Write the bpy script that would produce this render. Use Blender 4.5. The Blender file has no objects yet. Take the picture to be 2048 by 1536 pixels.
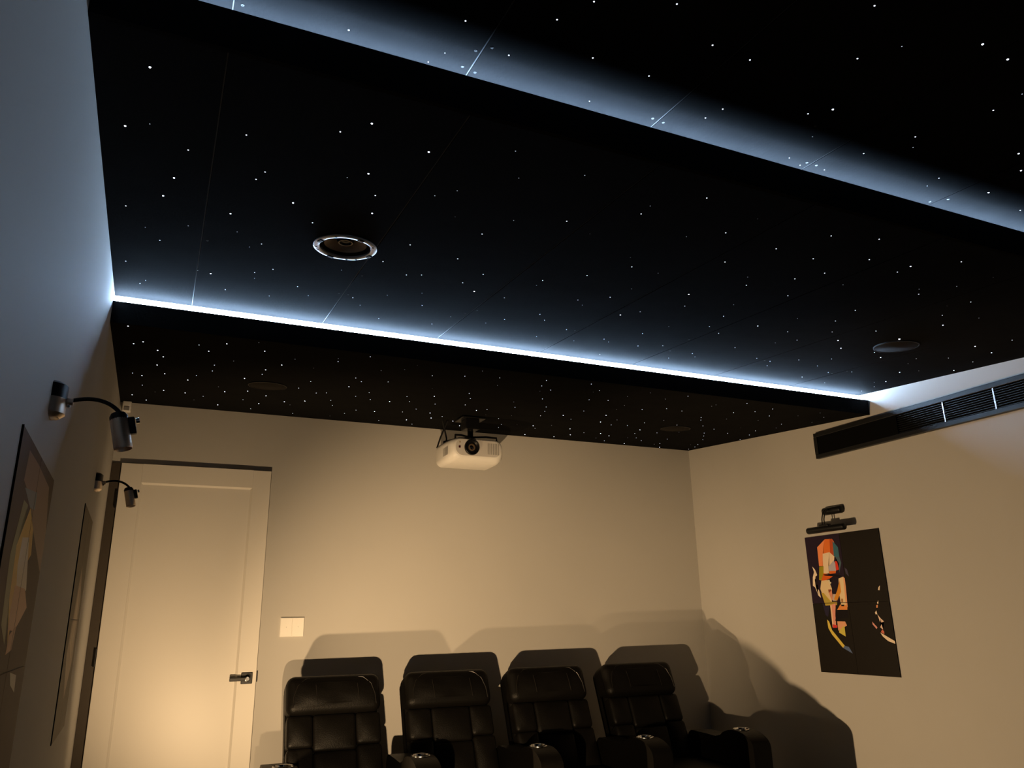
import bpy, bmesh, math, random
from mathutils import Vector, Matrix

random.seed(7)
scene = bpy.context.scene
COL = scene.collection

# ------------------------------------------------------------------ camera
CZ = 1.343                     # lens height above the floor
cam_data = bpy.data.cameras.new('camera')
cam_data.sensor_fit = 'HORIZONTAL'
cam_data.sensor_width = 36.0
cam_data.lens = 36.0 * 1547.73 / 2048.0
cam_data.clip_start = 0.02
cam = bpy.data.objects.new('camera', cam_data)
COL.objects.link(cam)
_r = Vector((0.9120950342, -0.4096580606, -0.0162148689))
_d = Vector((0.1047971465, 0.2712002254, -0.9568009176))
_f = Vector((0.3963586843, 0.8709940937, 0.2902913746))
cam.matrix_world = Matrix(((_r.x, -_d.x, -_f.x, 0.0),
                           (_r.y, -_d.y, -_f.y, 0.0),
                           (_r.z, -_d.z, -_f.z, CZ),
                           (0, 0, 0, 1)))
scene.camera = cam

# ------------------------------------------------------------------ world, exposure, lamps
world = bpy.data.worlds.new('world')
scene.world = world
world.use_nodes = True
world.node_tree.nodes['Background'].inputs[0].default_value = (0, 0, 0, 1)
world.node_tree.nodes['Background'].inputs[1].default_value = 0.0

scene.view_settings.view_transform = 'Standard'
scene.view_settings.look = 'None'
scene.view_settings.exposure = 0.0
scene.view_settings.gamma = 1.0
scene.view_settings.use_curve_mapping = False
scene.cycles.use_denoising = True
scene.cycles.max_bounces = 4
scene.cycles.adaptive_threshold = 0.03
scene.cycles.sample_clamp_indirect = 4.0

WARM = (1.0, 0.67, 0.35)
def lamp(name, loc, watts, radius, target=None, cone=None, blend=0.4, color=WARM):
    l = bpy.data.lights.new(name, 'SPOT' if cone else 'POINT')
    l.energy = watts
    l.shadow_soft_size = radius
    l.color = color
    if cone:
        l.spot_size = math.radians(cone)
        l.spot_blend = blend
    o = bpy.data.objects.new(name, l)
    COL.objects.link(o)
    o.location = loc
    if target:
        o.rotation_euler = (Vector(target) - Vector(loc)).to_track_quat('-Z', 'Y').to_euler()
    return o
# low warm lamps standing on the floor below the picture: one beside the end seat, one in front of the row
lamp('side_lamp_light', (0.36, 3.98, 0.655), 78.0, 0.014, (1.05, 5.44, 1.40), 140, 0.8)
lamp('side_lamp_light', (0.40, 3.90, 0.50), 350.0, 0.014, (4.167, 3.45, 1.25), 80, 1.0)
lamp('front_lamp_light', (0.40, 1.90, 0.63), 540.0, 0.014, (2.30, 5.44, 1.25), 58, 1.0)

# ------------------------------------------------------------------ measures
BACK, XR, FRONT = 5.44, 4.167, -2.276
def XL(y):                      # the left wall runs one degree off square
    return -0.2838 - 0.0165 * (y - 3.515)
def z_mid(y):  return 2.468 + 0.0737 * y
def z_near(y): return 2.610 + 0.0737 * y
def z_back(y): return 2.3187 + 0.0755 * y
E_BACK, E_MID, E_NEAR = 3.52, 1.588, -0.344     # front edges of the three stepped ceiling panels

STARS = {
 'mid': [(-0.133,1.728,3),(-0.195,2.034,3),(-0.135,1.995,1),(.104,1.941,2),(.332,1.815,2),(-0.037,2.095,2),(.176,2.132,2),(-0.07,2.29,3),(.157,2.191,2),(-0.099,2.434,3),(-0.21,2.566,2),(.284,2.304,3),(.107,2.477,3),(-0.154,2.724,1),(-0.018,2.644,1),(.368,2.429,2),(.141,2.622,1),(-0.107,2.824,2),(.232,2.695,2),(.195,2.744,1),(.399,1.739,3),(.58,1.812,3),(.798,1.703,1),(.457,2.009,3),(.405,2.06,1),(.871,1.84,1),(1.04,1.74,1),(.511,2.138,2),(.681,2.058,1),(.733,1.996,1),(.534,2.268,3),(1.328,1.825,1),(1.334,1.886,2),(.791,2.173,0),(.978,2.113,1),(1.141,2.041,2),(.924,2.262,2),(1.262,2.096,0),(1.577,1.97,1),(.724,2.464,2),(1.455,1.702,2),(1.678,1.884,2),(2.021,1.746,2),(2.191,1.694,2),(1.931,1.915,2),(1.7,1.75,0),(-0.227,3.103,2),(.082,3.098,3),(.242,3.007,2),(.304,2.937,2),(.249,3.076,1),(.552,2.826,1),(.677,2.665,2),(.799,2.762,2),(.854,2.735,2),(-0.159,3.303,1),(-0.181,3.354,2),(.151,3.274,2),(.425,3.096,2),(.332,3.273,1),(.486,3.192,1),(.667,3.132,2),(.72,3.218,1),(.795,3.034,1),(.922,2.942,1),(.972,3.095,2),(.846,3.372,1),(1.1,3.341,1),(.926,2.512,2),(1.074,2.62,2),(1.034,2.745,2),(1.115,2.821,3),(1.262,2.838,2),(1.317,2.576,2),(1.32,2.639,1),(1.451,2.448,2),(1.561,2.722,2),(1.612,2.773,1),(1.668,2.629,2),(1.693,2.5,1),(1.56,2.292,2),(1.689,2.303,1),(1.848,2.096,2),(2.031,2.182,1),(2.089,2.257,2),(1.946,2.45,3),(2.024,2.583,2),(2.204,2.473,1),(2.269,2.621,2),(1.892,2.737,2),(1.837,2.817,3),(2.313,2.779,2),(2.423,2.847,2),(2.14,2.866,1),(2.091,3.018,2),(1.501,2.974,2),(1.559,3.043,2),(1.386,3.118,2),(1.328,3.21,1),(1.143,3.193,1),(1.723,3.129,2),(1.646,3.306,1),(1.85,3.286,1),(1.972,3.189,2),(2.02,3.224,1),(2.196,3.218,2),(2.309,3.157,2),(2.541,3.213,2),(2.595,3.262,1),(2.482,3.348,1),(2.666,3.016,2),(2.103,3.453,1),(1.505,2.216,0),(1.931,1.916,1),(2.12,1.927,2),(2.269,2.017,2),(2.312,1.843,2),(2.505,1.823,3),(2.51,1.886,2),(2.633,1.709,2),(2.211,2.115,2),(2.434,2.081,1),(2.33,2.279,2),(2.75,1.982,1),(2.8,2.024,2),(2.855,1.892,1),(3.082,1.995,2),(2.889,1.762,0),(2.735,2.294,2),(3.137,2.172,2),(3.271,2.271,3),(3.319,2.126,1),(3.04,2.075,0),(2.777,2.447,2),(2.593,2.496,1),(2.51,2.667,3),(2.704,2.676,2),(2.897,2.582,2),(3.072,2.477,2),(2.85,2.765,2),(3.037,2.678,3),(3.161,2.776,3),(3.286,2.523,4),(3.38,2.756,2),(3.495,2.816,3),(2.789,2.853,1),(2.913,3.131,2),(3.024,3.15,2),(3.078,3.232,2),(3.142,3.054,2),(3.285,2.958,2),(3.332,3.107,2),(3.503,3.193,2),(3.613,3.121,2),(3.453,3.348,2),(3.685,3.397,1),(4.041,3.337,2),(3.943,3.251,1),(3.989,3.205,3),(3.864,3.002,3),(3.686,2.748,2),(3.738,2.842,1),(3.931,2.928,1),(3.825,2.66,2),(4.015,2.655,2),(4.098,2.831,3),(3.737,2.443,3),(3.926,2.486,3),(3.794,2.288,2),(4.073,3.464,1)],
 'near': [(.295,1.576,2),(.787,1.237,2),(.964,1.163,2),(.542,1.424,2),(.738,1.327,2),(.688,1.497,2),(.887,1.415,2),(1.059,1.417,2),(.51,1.611,1),(.8,1.629,1),(.974,1.584,1),(.325,1.635,1),(.537,1.558,1),(1.378,.975,2),(1.131,1.245,2),(1.254,1.251,2),(1.496,1.131,2),(1.557,1.05,1),(1.728,.96,3),(1.84,.972,3),(2.023,1.136,2),(2.019,1.052,1),(1.615,1.325,3),(1.568,1.371,2),(1.334,1.456,2),(1.318,1.513,2),(1.671,1.457,1),(1.448,1.624,1),(1.947,1.326,2),(1.993,1.371,1),(1.887,1.462,2),(1.699,1.582,1),(1.763,1.602,1),(1.856,1.591,1),(2.237,1.47,2),(2.25,1.524,1),(2.479,1.467,3),(2.317,1.257,3),(2.428,1.322,3),(2.709,1.508,2)],
 'back': [(-0.215,3.517,3),(-0.2,3.843,3),(-0.159,3.786,3),(-0.097,3.921,3),(.081,3.725,2),(.129,3.823,3),(.198,3.642,3),(.331,3.552,1),(.375,3.697,3),(-0.071,4.044,3),(.256,3.97,1),(-0.099,4.245,3),(.173,4.107,2),(.172,4.249,2),(.489,3.94,3),(.532,3.786,1),(.725,3.675,1),(.736,3.734,2),(.859,3.565,2),(.427,4.087,3),(.423,4.205,2),(-0.221,4.506,2),(-0.175,4.549,3),(-0.061,4.44,3),(-0.177,4.817,2),(.06,4.546,3),(.099,4.405,2),(.346,4.349,3),(.692,4.257,2),(.65,3.933,0),(.9,4.05,2),(.949,4.126,2),(.981,3.819,1),(1.086,3.74,1),(1.118,3.621,0),(1.085,4.06,2),(1.259,3.804,2),(-0.239,5.15,3),(-0.062,4.912,3),(-0.161,5.289,3),(.058,4.93,3),(.23,4.653,1),(.274,4.778,3),(.163,4.987,2),(.116,5.135,1),(.265,5.235,3),(.397,4.696,3),(.398,4.978,2),(.514,4.783,3),(.522,4.592,2),(.503,5.062,3),(.475,5.272,2),(.659,4.463,2),(.777,4.554,2),(.831,4.52,2),(.9,4.733,2),(.643,4.919,3),(.691,5.005,1),(.757,4.834,3),(.942,4.89,2),(.754,5.307,2),(1.004,5.279,1),(1.074,5.133,2),(.915,4.287,3),(1.012,4.534,2),(1.06,4.393,2),(1.116,4.588,2),(1.117,4.979,2),(1.241,4.593,3),(1.24,4.966,3),(1.353,5.285,2),(1.295,4.395,2),(1.353,4.533,2),(1.464,4.751,2),(1.413,4.893,2),(1.523,5.169,3),(1.61,5.32,2),(1.44,4.306,3),(1.522,4.534,2),(1.59,4.839,3),(1.655,5.013,3),(1.361,4.107,0),(-0.109,4.991,0),(1.419,3.731,2),(1.46,3.58,1),(1.602,3.68,2),(1.663,3.855,1),(1.711,3.771,0),(1.599,4.131,2),(1.659,4.266,2),(1.701,4.465,2),(1.832,4.601,3),(1.883,4.541,2),(1.948,4.718,0),(1.705,4.923,2),(1.832,5.057,3),(1.942,5.215,3),(1.961,4.994,2),(2.007,5.008,2),(2.084,5.229,2),(2.224,5.143,2),(2.08,4.807,2),(2.19,5.012,2),(1.937,4.234,1),(2.014,4.385,2),(2.118,4.668,1),(2.296,4.969,1),(2.537,5.347,3),(2.418,4.952,3),(2.478,5.045,2),(2.291,4.574,2),(2.245,4.418,2),(2.186,4.28,2),(2.053,4.067,2),(1.891,3.749,2),(1.854,3.616,2),(1.984,3.821,2),(1.943,3.879,0),(2.529,4.874,1),(2.782,5.326,3),(2.418,4.484,3),(2.534,4.588,2),(2.717,4.939,3),(2.85,5.181,3),(2.894,5.044,2),(2.465,4.285,2),(2.316,3.955,2),(2.114,3.578,2),(2.239,3.701,2),(2.228,3.754,0),(2.428,3.918,2),(2.671,4.345,3),(2.768,4.582,3),(2.895,4.647,2),(3.021,5.01,3),(3.137,5.077,3),(3.235,5.312,2),(3.105,5.223,1),(2.827,4.458,1),(2.628,4.144,0),(3.455,5.358,3),(3.011,4.615,2),(3.314,5.085,1),(2.598,4.001,1),(2.47,3.765,1),(3.249,4.883,2),(3.377,5.059,2),(3.49,5.158,2),(3.192,4.726,3),(3.056,4.462,2),(2.77,4.061,2),(2.533,3.618,1),(3.381,4.781,2),(3.69,5.267,1),(3.708,5.214,2),(3.829,5.391,3),(3.12,4.319,1),(2.891,3.963,2),(2.711,3.721,1),(3.624,4.99,2),(3.414,4.655,2),(3.308,4.427,2),(3.506,4.675,1),(3.024,3.982,2),(2.779,3.59,2),(4.109,5.359,2),(3.965,5.143,1),(4.074,5.227,2),(4.011,5.106,2),(3.275,4.109,2),(3.333,4.187,2),(3.49,4.367,2),(3.694,4.615,2),(3.777,4.727,2),(3.888,4.881,2),(3.092,3.766,1),(3.088,3.719,1),(3.646,4.439,2),(3.46,4.073,1),(3.851,4.536,2),(3.348,3.866,2),(4.135,4.731,2),(3.775,4.3,0),(3.223,3.592,2),(4.045,4.52,2),(3.449,3.778,2),(3.677,4.007,1),(3.957,4.353,2),(3.483,3.655,2),(3.631,3.847,2),(3.92,4.046,2),(4.0,4.184,1),(3.794,3.758,1),(4.049,3.892,1),(3.842,3.614,1),(3.98,3.717,1)],
}
PORTRAIT = [
 ([(4098,1781),(4019,1829),(3956,1825),(3943,1802),(3961,1718),(4016,1670),(4073,1653),(4102,1654)],(235,120,50)),
 ([(4098,1781),(4025,1826),(4052,1742),(4073,1653),(4102,1654)],(250,150,95)),
 ([(3979,1828),(3953,1822),(3964,1714),(3989,1737)],(190,80,40)),
 ([(3955,1812),(3916,1766),(3915,1706),(3949,1704),(3961,1718)],(60,110,130)),
 ([(3949,1704),(3915,1706),(3906,1663),(3935,1597),(3928,1664)],(75,100,115)),
 ([(4056,1734),(3996,1740),(3956,1709),(3965,1680),(4020,1645),(4021,1602),(4074,1601)],(240,215,185)),
 ([(4020,1645),(3967,1684),(3954,1658),(3959,1615),(4018,1617)],(185,180,195)),
 ([(3957,1679),(3938,1673),(3933,1621),(3959,1617)],(225,60,40)),
 ([(4018,1617),(3959,1615),(3965,1599),(4019,1598)],(230,110,40)),
 ([(4101,1650),(4062,1652),(4070,1605),(4098,1559),(4118,1564)],(165,150,30)),
 ([(4098,1559),(4070,1605),(3976,1587),(4024,1568),(4073,1555)],(225,100,30)),
 ([(4098,1557),(4043,1560),(4025,1534),(4014,1500),(4031,1416),(4090,1426),(4117,1504)],(235,210,165)),
 ([(4000,1579),(3923,1571),(3949,1514),(3970,1490),(4008,1466),(4012,1508)],(30,20,35)),
 ([(4077,1598),(3997,1596),(3920,1584),(3925,1570),(3999,1582),(4061,1589)],(20,10,20)),
 ([(4040,1560),(4006,1559),(4017,1534),(4033,1533)],(225,215,185)),
 ([(4025,1564),(4003,1560),(4011,1543),(4024,1547)],(15,10,12)),
 ([(4112,1478),(4092,1477),(4034,1416),(3984,1415),(3990,1395),(4090,1394)],(205,175,70)),
 ([(4098,1477),(4060,1434),(4030,1408),(4089,1396)],(190,170,75)),
 ([(4048,1497),(4020,1498),(4020,1475),(4046,1475)],(150,80,50)),
 ([(4046,1475),(4017,1491),(4018,1424),(4031,1433)],(225,150,120)),
 ([(4014,1466),(3975,1465),(3988,1423),(4021,1424)],(205,185,175)),
 ([(3946,1564),(3905,1574),(3903,1495),(3909,1372),(3970,1369),(3954,1397),(3958,1464)],(240,215,170)),
 ([(3939,1555),(3939,1480),(3982,1423),(4009,1432),(3970,1490)],(225,150,50)),
 ([(3905,1574),(3891,1561),(3902,1380),(3916,1376)],(240,175,130)),
 ([(3947,1435),(3931,1434),(3934,1412),(3949,1412)],(180,130,80)),
 ([(3962,1398),(3905,1392),(3907,1364),(3993,1365)],(235,150,80)),
 ([(4049,1395),(3999,1407),(4015,1332),(4021,1254),(4052,1254)],(235,160,140)),
 ([(4049,1395),(4036,1395),(4042,1254),(4052,1256)],(245,205,170)),
 ([(4048,1274),(4010,1266),(4013,1251),(4049,1251)],(220,60,60)),
 ([(4022,1295),(4002,1345),(3960,1365),(3906,1360),(3904,1311),(3958,1311),(4005,1295)],(15,8,15)),
 ([(4006,1292),(3940,1291),(3928,1266),(3982,1242),(4007,1233)],(235,170,130)),
 ([(4000,1233),(3950,1266),(3951,1197),(4002,1221)],(215,200,90)),
 ([(3954,1397),(3926,1397),(3932,1386),(3953,1387)],(25,12,12)),
 ([(4164,1656),(4142,1633),(4129,1599),(4156,1566),(4155,1522),(4130,1496),(4120,1445),(4142,1462),(4160,1514),(4180,1528),(4171,1584),(4154,1618)],(245,225,200)),
 ([(4147,1587),(4122,1595),(4127,1539),(4148,1527)],(30,15,30)),
 ([(4092,1304),(4076,1291),(4060,1237),(3970,1140),(3986,1126),(4065,1208),(4090,1249)],(225,200,90)),
 ([(3970,1140),(3936,1133),(3912,1093),(3986,1126)],(90,110,150)),
 ([(4116,1427),(4095,1394),(4050,1391),(4080,1320),(4100,1333)],(40,35,60)),
 ([(3884,1632),(3865,1618),(3857,1572),(3880,1594)],(70,65,90)),
 ([(3623,1506),(3631,1477),(3643,1479),(3635,1497)],(245,225,200)),
 ([(3663,1411),(3651,1414),(3656,1395),(3664,1397)],(245,225,200)),
 ([(3674,1387),(3660,1391),(3665,1372),(3675,1372)],(235,160,110)),
 ([(3692,1344),(3678,1356),(3675,1333),(3688,1333)],(245,225,200)),
 ([(3675,1333),(3655,1309),(3632,1289),(3639,1278),(3656,1283),(3648,1242),(3668,1255),(3654,1274),(3665,1293)],(240,210,190)),
 ([(3723,1290),(3708,1274),(3689,1255),(3697,1245),(3722,1273)],(230,160,150)),
 ([(3673,1224),(3646,1211),(3572,1174),(3574,1159),(3624,1175),(3658,1201)],(245,225,200)),
 ([(3655,1243),(3643,1232),(3644,1214),(3668,1226)],(220,120,100)),
]
# ------------------------------------------------------------------ helpers
def srgb(c):
    return tuple((v / 255 / 12.92 if v / 255 <= 0.04045 else ((v / 255 + 0.055) / 1.055) ** 2.4) for v in c)

MATS = {}
def mat(name, col, rough=0.6, metal=0.0, noise=0.0, nscale=40.0, bump=0.0, bscale=200.0, coat=0.0, spec=0.5, vcol=None):
    if name in MATS: return MATS[name]
    m = bpy.data.materials.new(name); m.use_nodes = True
    nt = m.node_tree; b = nt.nodes['Principled BSDF']
    b.inputs['Base Color'].default_value = (*col, 1)
    b.inputs['Roughness'].default_value = rough
    b.inputs['Metallic'].default_value = metal
    b.inputs['Specular IOR Level'].default_value = spec
    b.inputs['Coat Weight'].default_value = coat
    tc = nt.nodes.new('ShaderNodeTexCoord')
    if vcol:
        a = nt.nodes.new('ShaderNodeVertexColor'); a.layer_name = vcol
        nt.links.new(a.outputs['Color'], b.inputs['Base Color'])
    if noise:
        n = nt.nodes.new('ShaderNodeTexNoise'); n.inputs['Scale'].default_value = nscale; n.inputs['Detail'].default_value = 4
        nt.links.new(tc.outputs['Object'], n.inputs['Vector'])
        mx = nt.nodes.new('ShaderNodeMix'); mx.data_type = 'RGBA'
        mx.inputs['A'].default_value = (*[v * (1 - noise) for v in col], 1)
        mx.inputs['B'].default_value = (*[min(1, v * (1 + noise)) for v in col], 1)
        nt.links.new(n.outputs['Fac'], mx.inputs['Factor'])
        nt.links.new(mx.outputs['Result'], b.inputs['Base Color'])
    if bump:
        n2 = nt.nodes.new('ShaderNodeTexNoise'); n2.inputs['Scale'].default_value = bscale; n2.inputs['Detail'].default_value = 3
        nt.links.new(tc.outputs['Object'], n2.inputs['Vector'])
        bp = nt.nodes.new('ShaderNodeBump'); bp.inputs['Strength'].default_value = bump; bp.inputs['Distance'].default_value = 0.002
        nt.links.new(n2.outputs['Fac'], bp.inputs['Height'])
        nt.links.new(bp.outputs['Normal'], b.inputs['Normal'])
    MATS[name] = m
    return m

def emat(name, col, strength, sample=True):
    if name in MATS: return MATS[name]
    m = bpy.data.materials.new(name); m.use_nodes = True
    b = m.node_tree.nodes['Principled BSDF']
    b.inputs['Base Color'].default_value = (0.8, 0.8, 0.8, 1)
    b.inputs['Emission Color'].default_value = (*col, 1)
    b.inputs['Emission Strength'].default_value = strength
    if not sample: m.cycles.emission_sampling = 'NONE'
    MATS[name] = m
    return m

PAINT   = mat('greige_wall_paint', (0.47, 0.455, 0.43), 0.75, noise=0.03, nscale=3, bump=0.05, bscale=350)
CARPET  = mat('dark_carpet', (0.03, 0.028, 0.027), 0.95, noise=0.3, nscale=300, bump=0.5, bscale=500)
BLACKC  = mat('black_ceiling_board', (0.012, 0.012, 0.0125), 0.75, spec=0.0, noise=0.25, nscale=9, bump=0.35, bscale=90)
def add_sheen(m, share):              # a small satin share on top of the matt black paint
    nt = m.node_tree; out = nt.nodes['Material Output']; b = nt.nodes['Principled BSDF']
    g = nt.nodes.new('ShaderNodeBsdfPrincipled')
    g.inputs['Base Color'].default_value = (0.002, 0.002, 0.002, 1); g.inputs['Roughness'].default_value = 0.75; g.inputs['Specular IOR Level'].default_value = 0.08
    mx = nt.nodes.new('ShaderNodeMixShader'); mx.inputs[0].default_value = share
    nt.links.new(b.outputs[0], mx.inputs[1]); nt.links.new(g.outputs[0], mx.inputs[2]); nt.links.new(mx.outputs[0], out.inputs['Surface'])
add_sheen(BLACKC, 0.16)
SEAM    = mat('raw_board_edge', (0.07, 0.07, 0.072), 0.8, noise=0.1)
SCREW   = mat('screw_dark', (0.012, 0.012, 0.012), 0.5, 0.3, noise=0.1)
DOORW   = mat('white_door_paint', (0.72, 0.69, 0.64), 0.45, noise=0.015, nscale=2, bump=0.02)
BLACKM  = mat('black_metal', (0.012, 0.012, 0.013), 0.4, 0.4, noise=0.15)
BLACKP  = mat('black_plastic', (0.006, 0.006, 0.0065), 0.38, spec=0.3, noise=0.1)
DULLBLK = mat('dull_black', (0.003, 0.003, 0.003), 0.9, spec=0.05, noise=0.1)
ACBLK   = mat('satin_black_aluminium', (0.006, 0.0065, 0.0075), 0.42, 0.0, spec=0.4, noise=0.1)
BRASS   = mat('brushed_nickel', (0.74, 0.62, 0.50), 0.38, 1.0, noise=0.08, nscale=60)
CHROME  = mat('polished_chrome', (0.75, 0.76, 0.78), 0.16, 1.0, noise=0.05)
LEATHER = mat('black_leather', (0.0026, 0.0023, 0.0020), 0.45, spec=0.10, noise=0.25, nscale=30, bump=0.5, bscale=160)
STITCH  = mat('leather_piping', (0.008, 0.007, 0.006), 0.33, noise=0.1)
WHITEP  = mat('white_plastic', (0.86, 0.84, 0.80), 0.4, noise=0.015)
WHITED  = mat('grey_vent_plastic', (0.30, 0.29, 0.28), 0.5, noise=0.03)
GLASSB  = mat('lens_glass', (0.004, 0.004, 0.006), 0.05, noise=0.1, coat=1.0)
AMBER   = mat('lens_inner', (0.30, 0.20, 0.12), 0.2, 0.6, noise=0.1)
REDIR   = mat('infrared_window', (0.05, 0.006, 0.012), 0.2, noise=0.1)
GRILLE  = mat('speaker_grille_cloth', (0.016, 0.0135, 0.0115), 0.85, spec=0.1, noise=0.1, nscale=400)
RINGM   = mat('speaker_ring_metal', (0.62, 0.64, 0.67), 0.4, 0.7, noise=0.05)
CONE    = mat('speaker_cone', (0.34, 0.25, 0.18), 0.4, noise=0.15)
PRINT   = mat('printed_metal_sheet', (0.1, 0.1, 0.1), 0.5, vcol='print', spec=0.2)
SHEETB  = mat('black_metal_sheet', (0.009, 0.0065, 0.0045), 0.5, spec=0.2, noise=0.1)
SHEETP  = mat('purple_metal_sheet', (0.018, 0.008, 0.024), 0.5, spec=0.2, noise=0.1)
SHEETR  = mat('brown_metal_sheet', (0.075, 0.032, 0.022), 0.6, spec=0.12, noise=0.35, nscale=5)
SHEETO  = mat('olive_metal_sheet', (0.14, 0.105, 0.06), 0.6, spec=0.12, noise=0.35, nscale=5)
LED     = emat('led_diffuser', (0.46, 0.69, 1.0), 158.0)
LED_UP  = emat('led_diffuser_upper', (0.46, 0.69, 1.0), 185.0)

def link(name, bm, m, parent=None, smooth=False, loc=(0, 0, 0), rot=None):
    bmesh.ops.recalc_face_normals(bm, faces=bm.faces)
    me = bpy.data.meshes.new(name)
    bm.to_mesh(me); bm.free()
    me.materials.append(m)
    if smooth:
        me.polygons.foreach_set('use_smooth', [True] * len(me.polygons))
        me.set_sharp_from_angle(angle=math.radians(38))
    o = bpy.data.objects.new(name, me)
    COL.objects.link(o)
    o.location = loc
    if rot: o.rotation_euler = rot
    if parent: o.parent = parent
    return o

def share(name, me, parent, loc=(0, 0, 0), rot=None, scale=None):
    o = bpy.data.objects.new(name, me)
    COL.objects.link(o); o.parent = parent; o.location = loc
    if rot: o.rotation_euler = rot
    if scale: o.scale = scale
    return o

def empty(name, loc=(0, 0, 0), rz=0.0, parent=None):
    o = bpy.data.objects.new(name, None)
    o.empty_display_size = 0.1
    COL.objects.link(o); o.location = loc; o.rotation_euler = (0, 0, rz)
    if parent: o.parent = parent
    return o

def tag(o, label=None, cat=None, group=None, kind=None):
    if label: o['label'] = label
    if cat: o['category'] = cat
    if group: o['group'] = group
    if kind: o['kind'] = kind
    return o

def add_box(bm, lo, hi, bev=0.0, seg=2):
    m = Matrix.Translation([(a + b) / 2 for a, b in zip(lo, hi)]) @ Matrix.Diagonal([abs(b - a) for a, b in zip(lo, hi)] + [1])
    r = bmesh.ops.create_cube(bm, size=1.0, matrix=m)
    if bev:
        es = {e for v in r['verts'] for e in v.link_edges}
        bmesh.ops.bevel(bm, geom=list(es), offset=bev, segments=seg, profile=0.5, affect='EDGES')
    return bm

def box(lo, hi, bev=0.0, seg=2):
    return add_box(bmesh.new(), lo, hi, bev, seg)

def add_prism(bm, pts, axis, a, b):
    """polygon pts in the plane across axis, extruded from a to b"""
    def P(p, t):
        return {'x': (t, p[0], p[1]), 'y': (p[0], t, p[1]), 'z': (p[0], p[1], t)}[axis]
    v0 = [bm.verts.new(P(p, a)) for p in pts]
    v1 = [bm.verts.new(P(p, b)) for p in pts]
    n = len(pts)
    bm.faces.new(v0); bm.faces.new(v1[::-1])
    for i in range(n):
        bm.faces.new((v0[i], v0[(i + 1) % n], v1[(i + 1) % n], v1[i]))
    return bm

def add_tube(bm, pts, r, seg=10, cap=True):
    pts = [Vector(p) for p in pts]
    rr = r if isinstance(r, (list, tuple)) else [r] * len(pts)
    up = Vector((0, 0, 1))
    rings = []
    nrm = None
    for i, p in enumerate(pts):
        t = (pts[min(i + 1, len(pts) - 1)] - pts[max(i - 1, 0)]).normalized()
        if nrm is None:
            nrm = t.cross(up)
            if nrm.length < 1e-3: nrm = t.cross(Vector((1, 0, 0)))
        nrm = (nrm - t * nrm.dot(t)).normalized()
        bn = t.cross(nrm)
        rings.append([bm.verts.new(p + (nrm * math.cos(2 * math.pi * k / seg) + bn * math.sin(2 * math.pi * k / seg)) * rr[i]) for k in range(seg)])
    for a, b in zip(rings, rings[1:]):
        for k in range(seg):
            bm.faces.new((a[k], a[(k + 1) % seg], b[(k + 1) % seg], b[k]))
    if cap:
        bm.faces.new(rings[0][::-1]); bm.faces.new(rings[-1])
    return bm

def add_lathe(bm, prof, seg=32, closed=False, mtx=None):
    """prof = [(radius, z)...] turned about z"""
    rings = []
    for r, z in prof:
        if r < 1e-6: rings.append([bm.verts.new((0, 0, z))])
        else: rings.append([bm.verts.new((r * math.cos(2 * math.pi * k / seg), r * math.sin(2 * math.pi * k / seg), z)) for k in range(seg)])
    pairs = list(zip(rings, rings[1:])) + ([(rings[-1], rings[0])] if closed else [])
    for a, b in pairs:
        for k in range(seg):
            if len(a) == 1 and len(b) == 1: break
            if len(a) == 1: bm.faces.new((a[0], b[(k + 1) % seg], b[k]))
            elif len(b) == 1: bm.faces.new((a[k], a[(k + 1) % seg], b[0]))
            else: bm.faces.new((a[k], a[(k + 1) % seg], b[(k + 1) % seg], b[k]))
    if mtx: bm.transform(mtx)
    return bm

def quad_slab(bm, corners_lo, corners_hi):
    v = [bm.verts.new(p) for p in corners_lo] + [bm.verts.new(p) for p in corners_hi]
    for f in ((0, 1, 2, 3), (7, 6, 5, 4), (0, 4, 5, 1), (1, 5, 6, 2), (2, 6, 7, 3), (3, 7, 4, 0)):
        bm.faces.new([v[i] for i in f])
    return bm

def cut(o, cutter_bm):
    """take a cutter volume out of an object (used for the open speaker's hole)"""
    c = link('cutter', cutter_bm, BLACKC)
    md = o.modifiers.new('cut', 'BOOLEAN'); md.operation = 'DIFFERENCE'; md.solver = 'EXACT'; md.object = c
    dg = bpy.context.evaluated_depsgraph_get()
    me = bpy.data.meshes.new_from_object(o.evaluated_get(dg))
    o.modifiers.clear(); o.data = me
    bpy.data.objects.remove(c)

# ------------------------------------------------------------------ room shell
T = 0.12
floor = link('floor', box((-0.7, FRONT - T, -0.1), (XR + T, BACK + T, 0)), CARPET); tag(floor, 'dark carpet floor below the picture', 'floor', kind='structure')
wall_back = link('wall_back', box((-0.7, BACK, 0), (XR + T, BACK + T, 3.0)), PAINT); tag(wall_back, 'greige painted back wall behind the recliners', 'wall', kind='structure')
wall_right = link('wall_right', box((XR, FRONT - T, 0), (XR + T, BACK, 3.0)), PAINT); tag(wall_right, 'greige painted wall with the portrait and the air grille', 'wall', kind='structure')
bm = bmesh.new()
quad_slab(bm, [(-0.7, FRONT - T, 0), (XL(FRONT - T), FRONT - T, 0), (XL(BACK), BACK, 0), (-0.7, BACK, 0)],
              [(-0.7, FRONT - T, 3.0), (XL(FRONT - T), FRONT - T, 3.0), (XL(BACK), BACK, 3.0), (-0.7, BACK, 3.0)])
wall_left = link('wall_left', bm, PAINT); tag(wall_left, 'greige painted wall with two gooseneck lamps', 'wall', kind='structure')
wall_front = link('wall_front', box((-0.7, FRONT - T, 0), (XR, FRONT, 3.0)), PAINT); tag(wall_front, 'greige painted wall behind the camera', 'wall', kind='structure')

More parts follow.
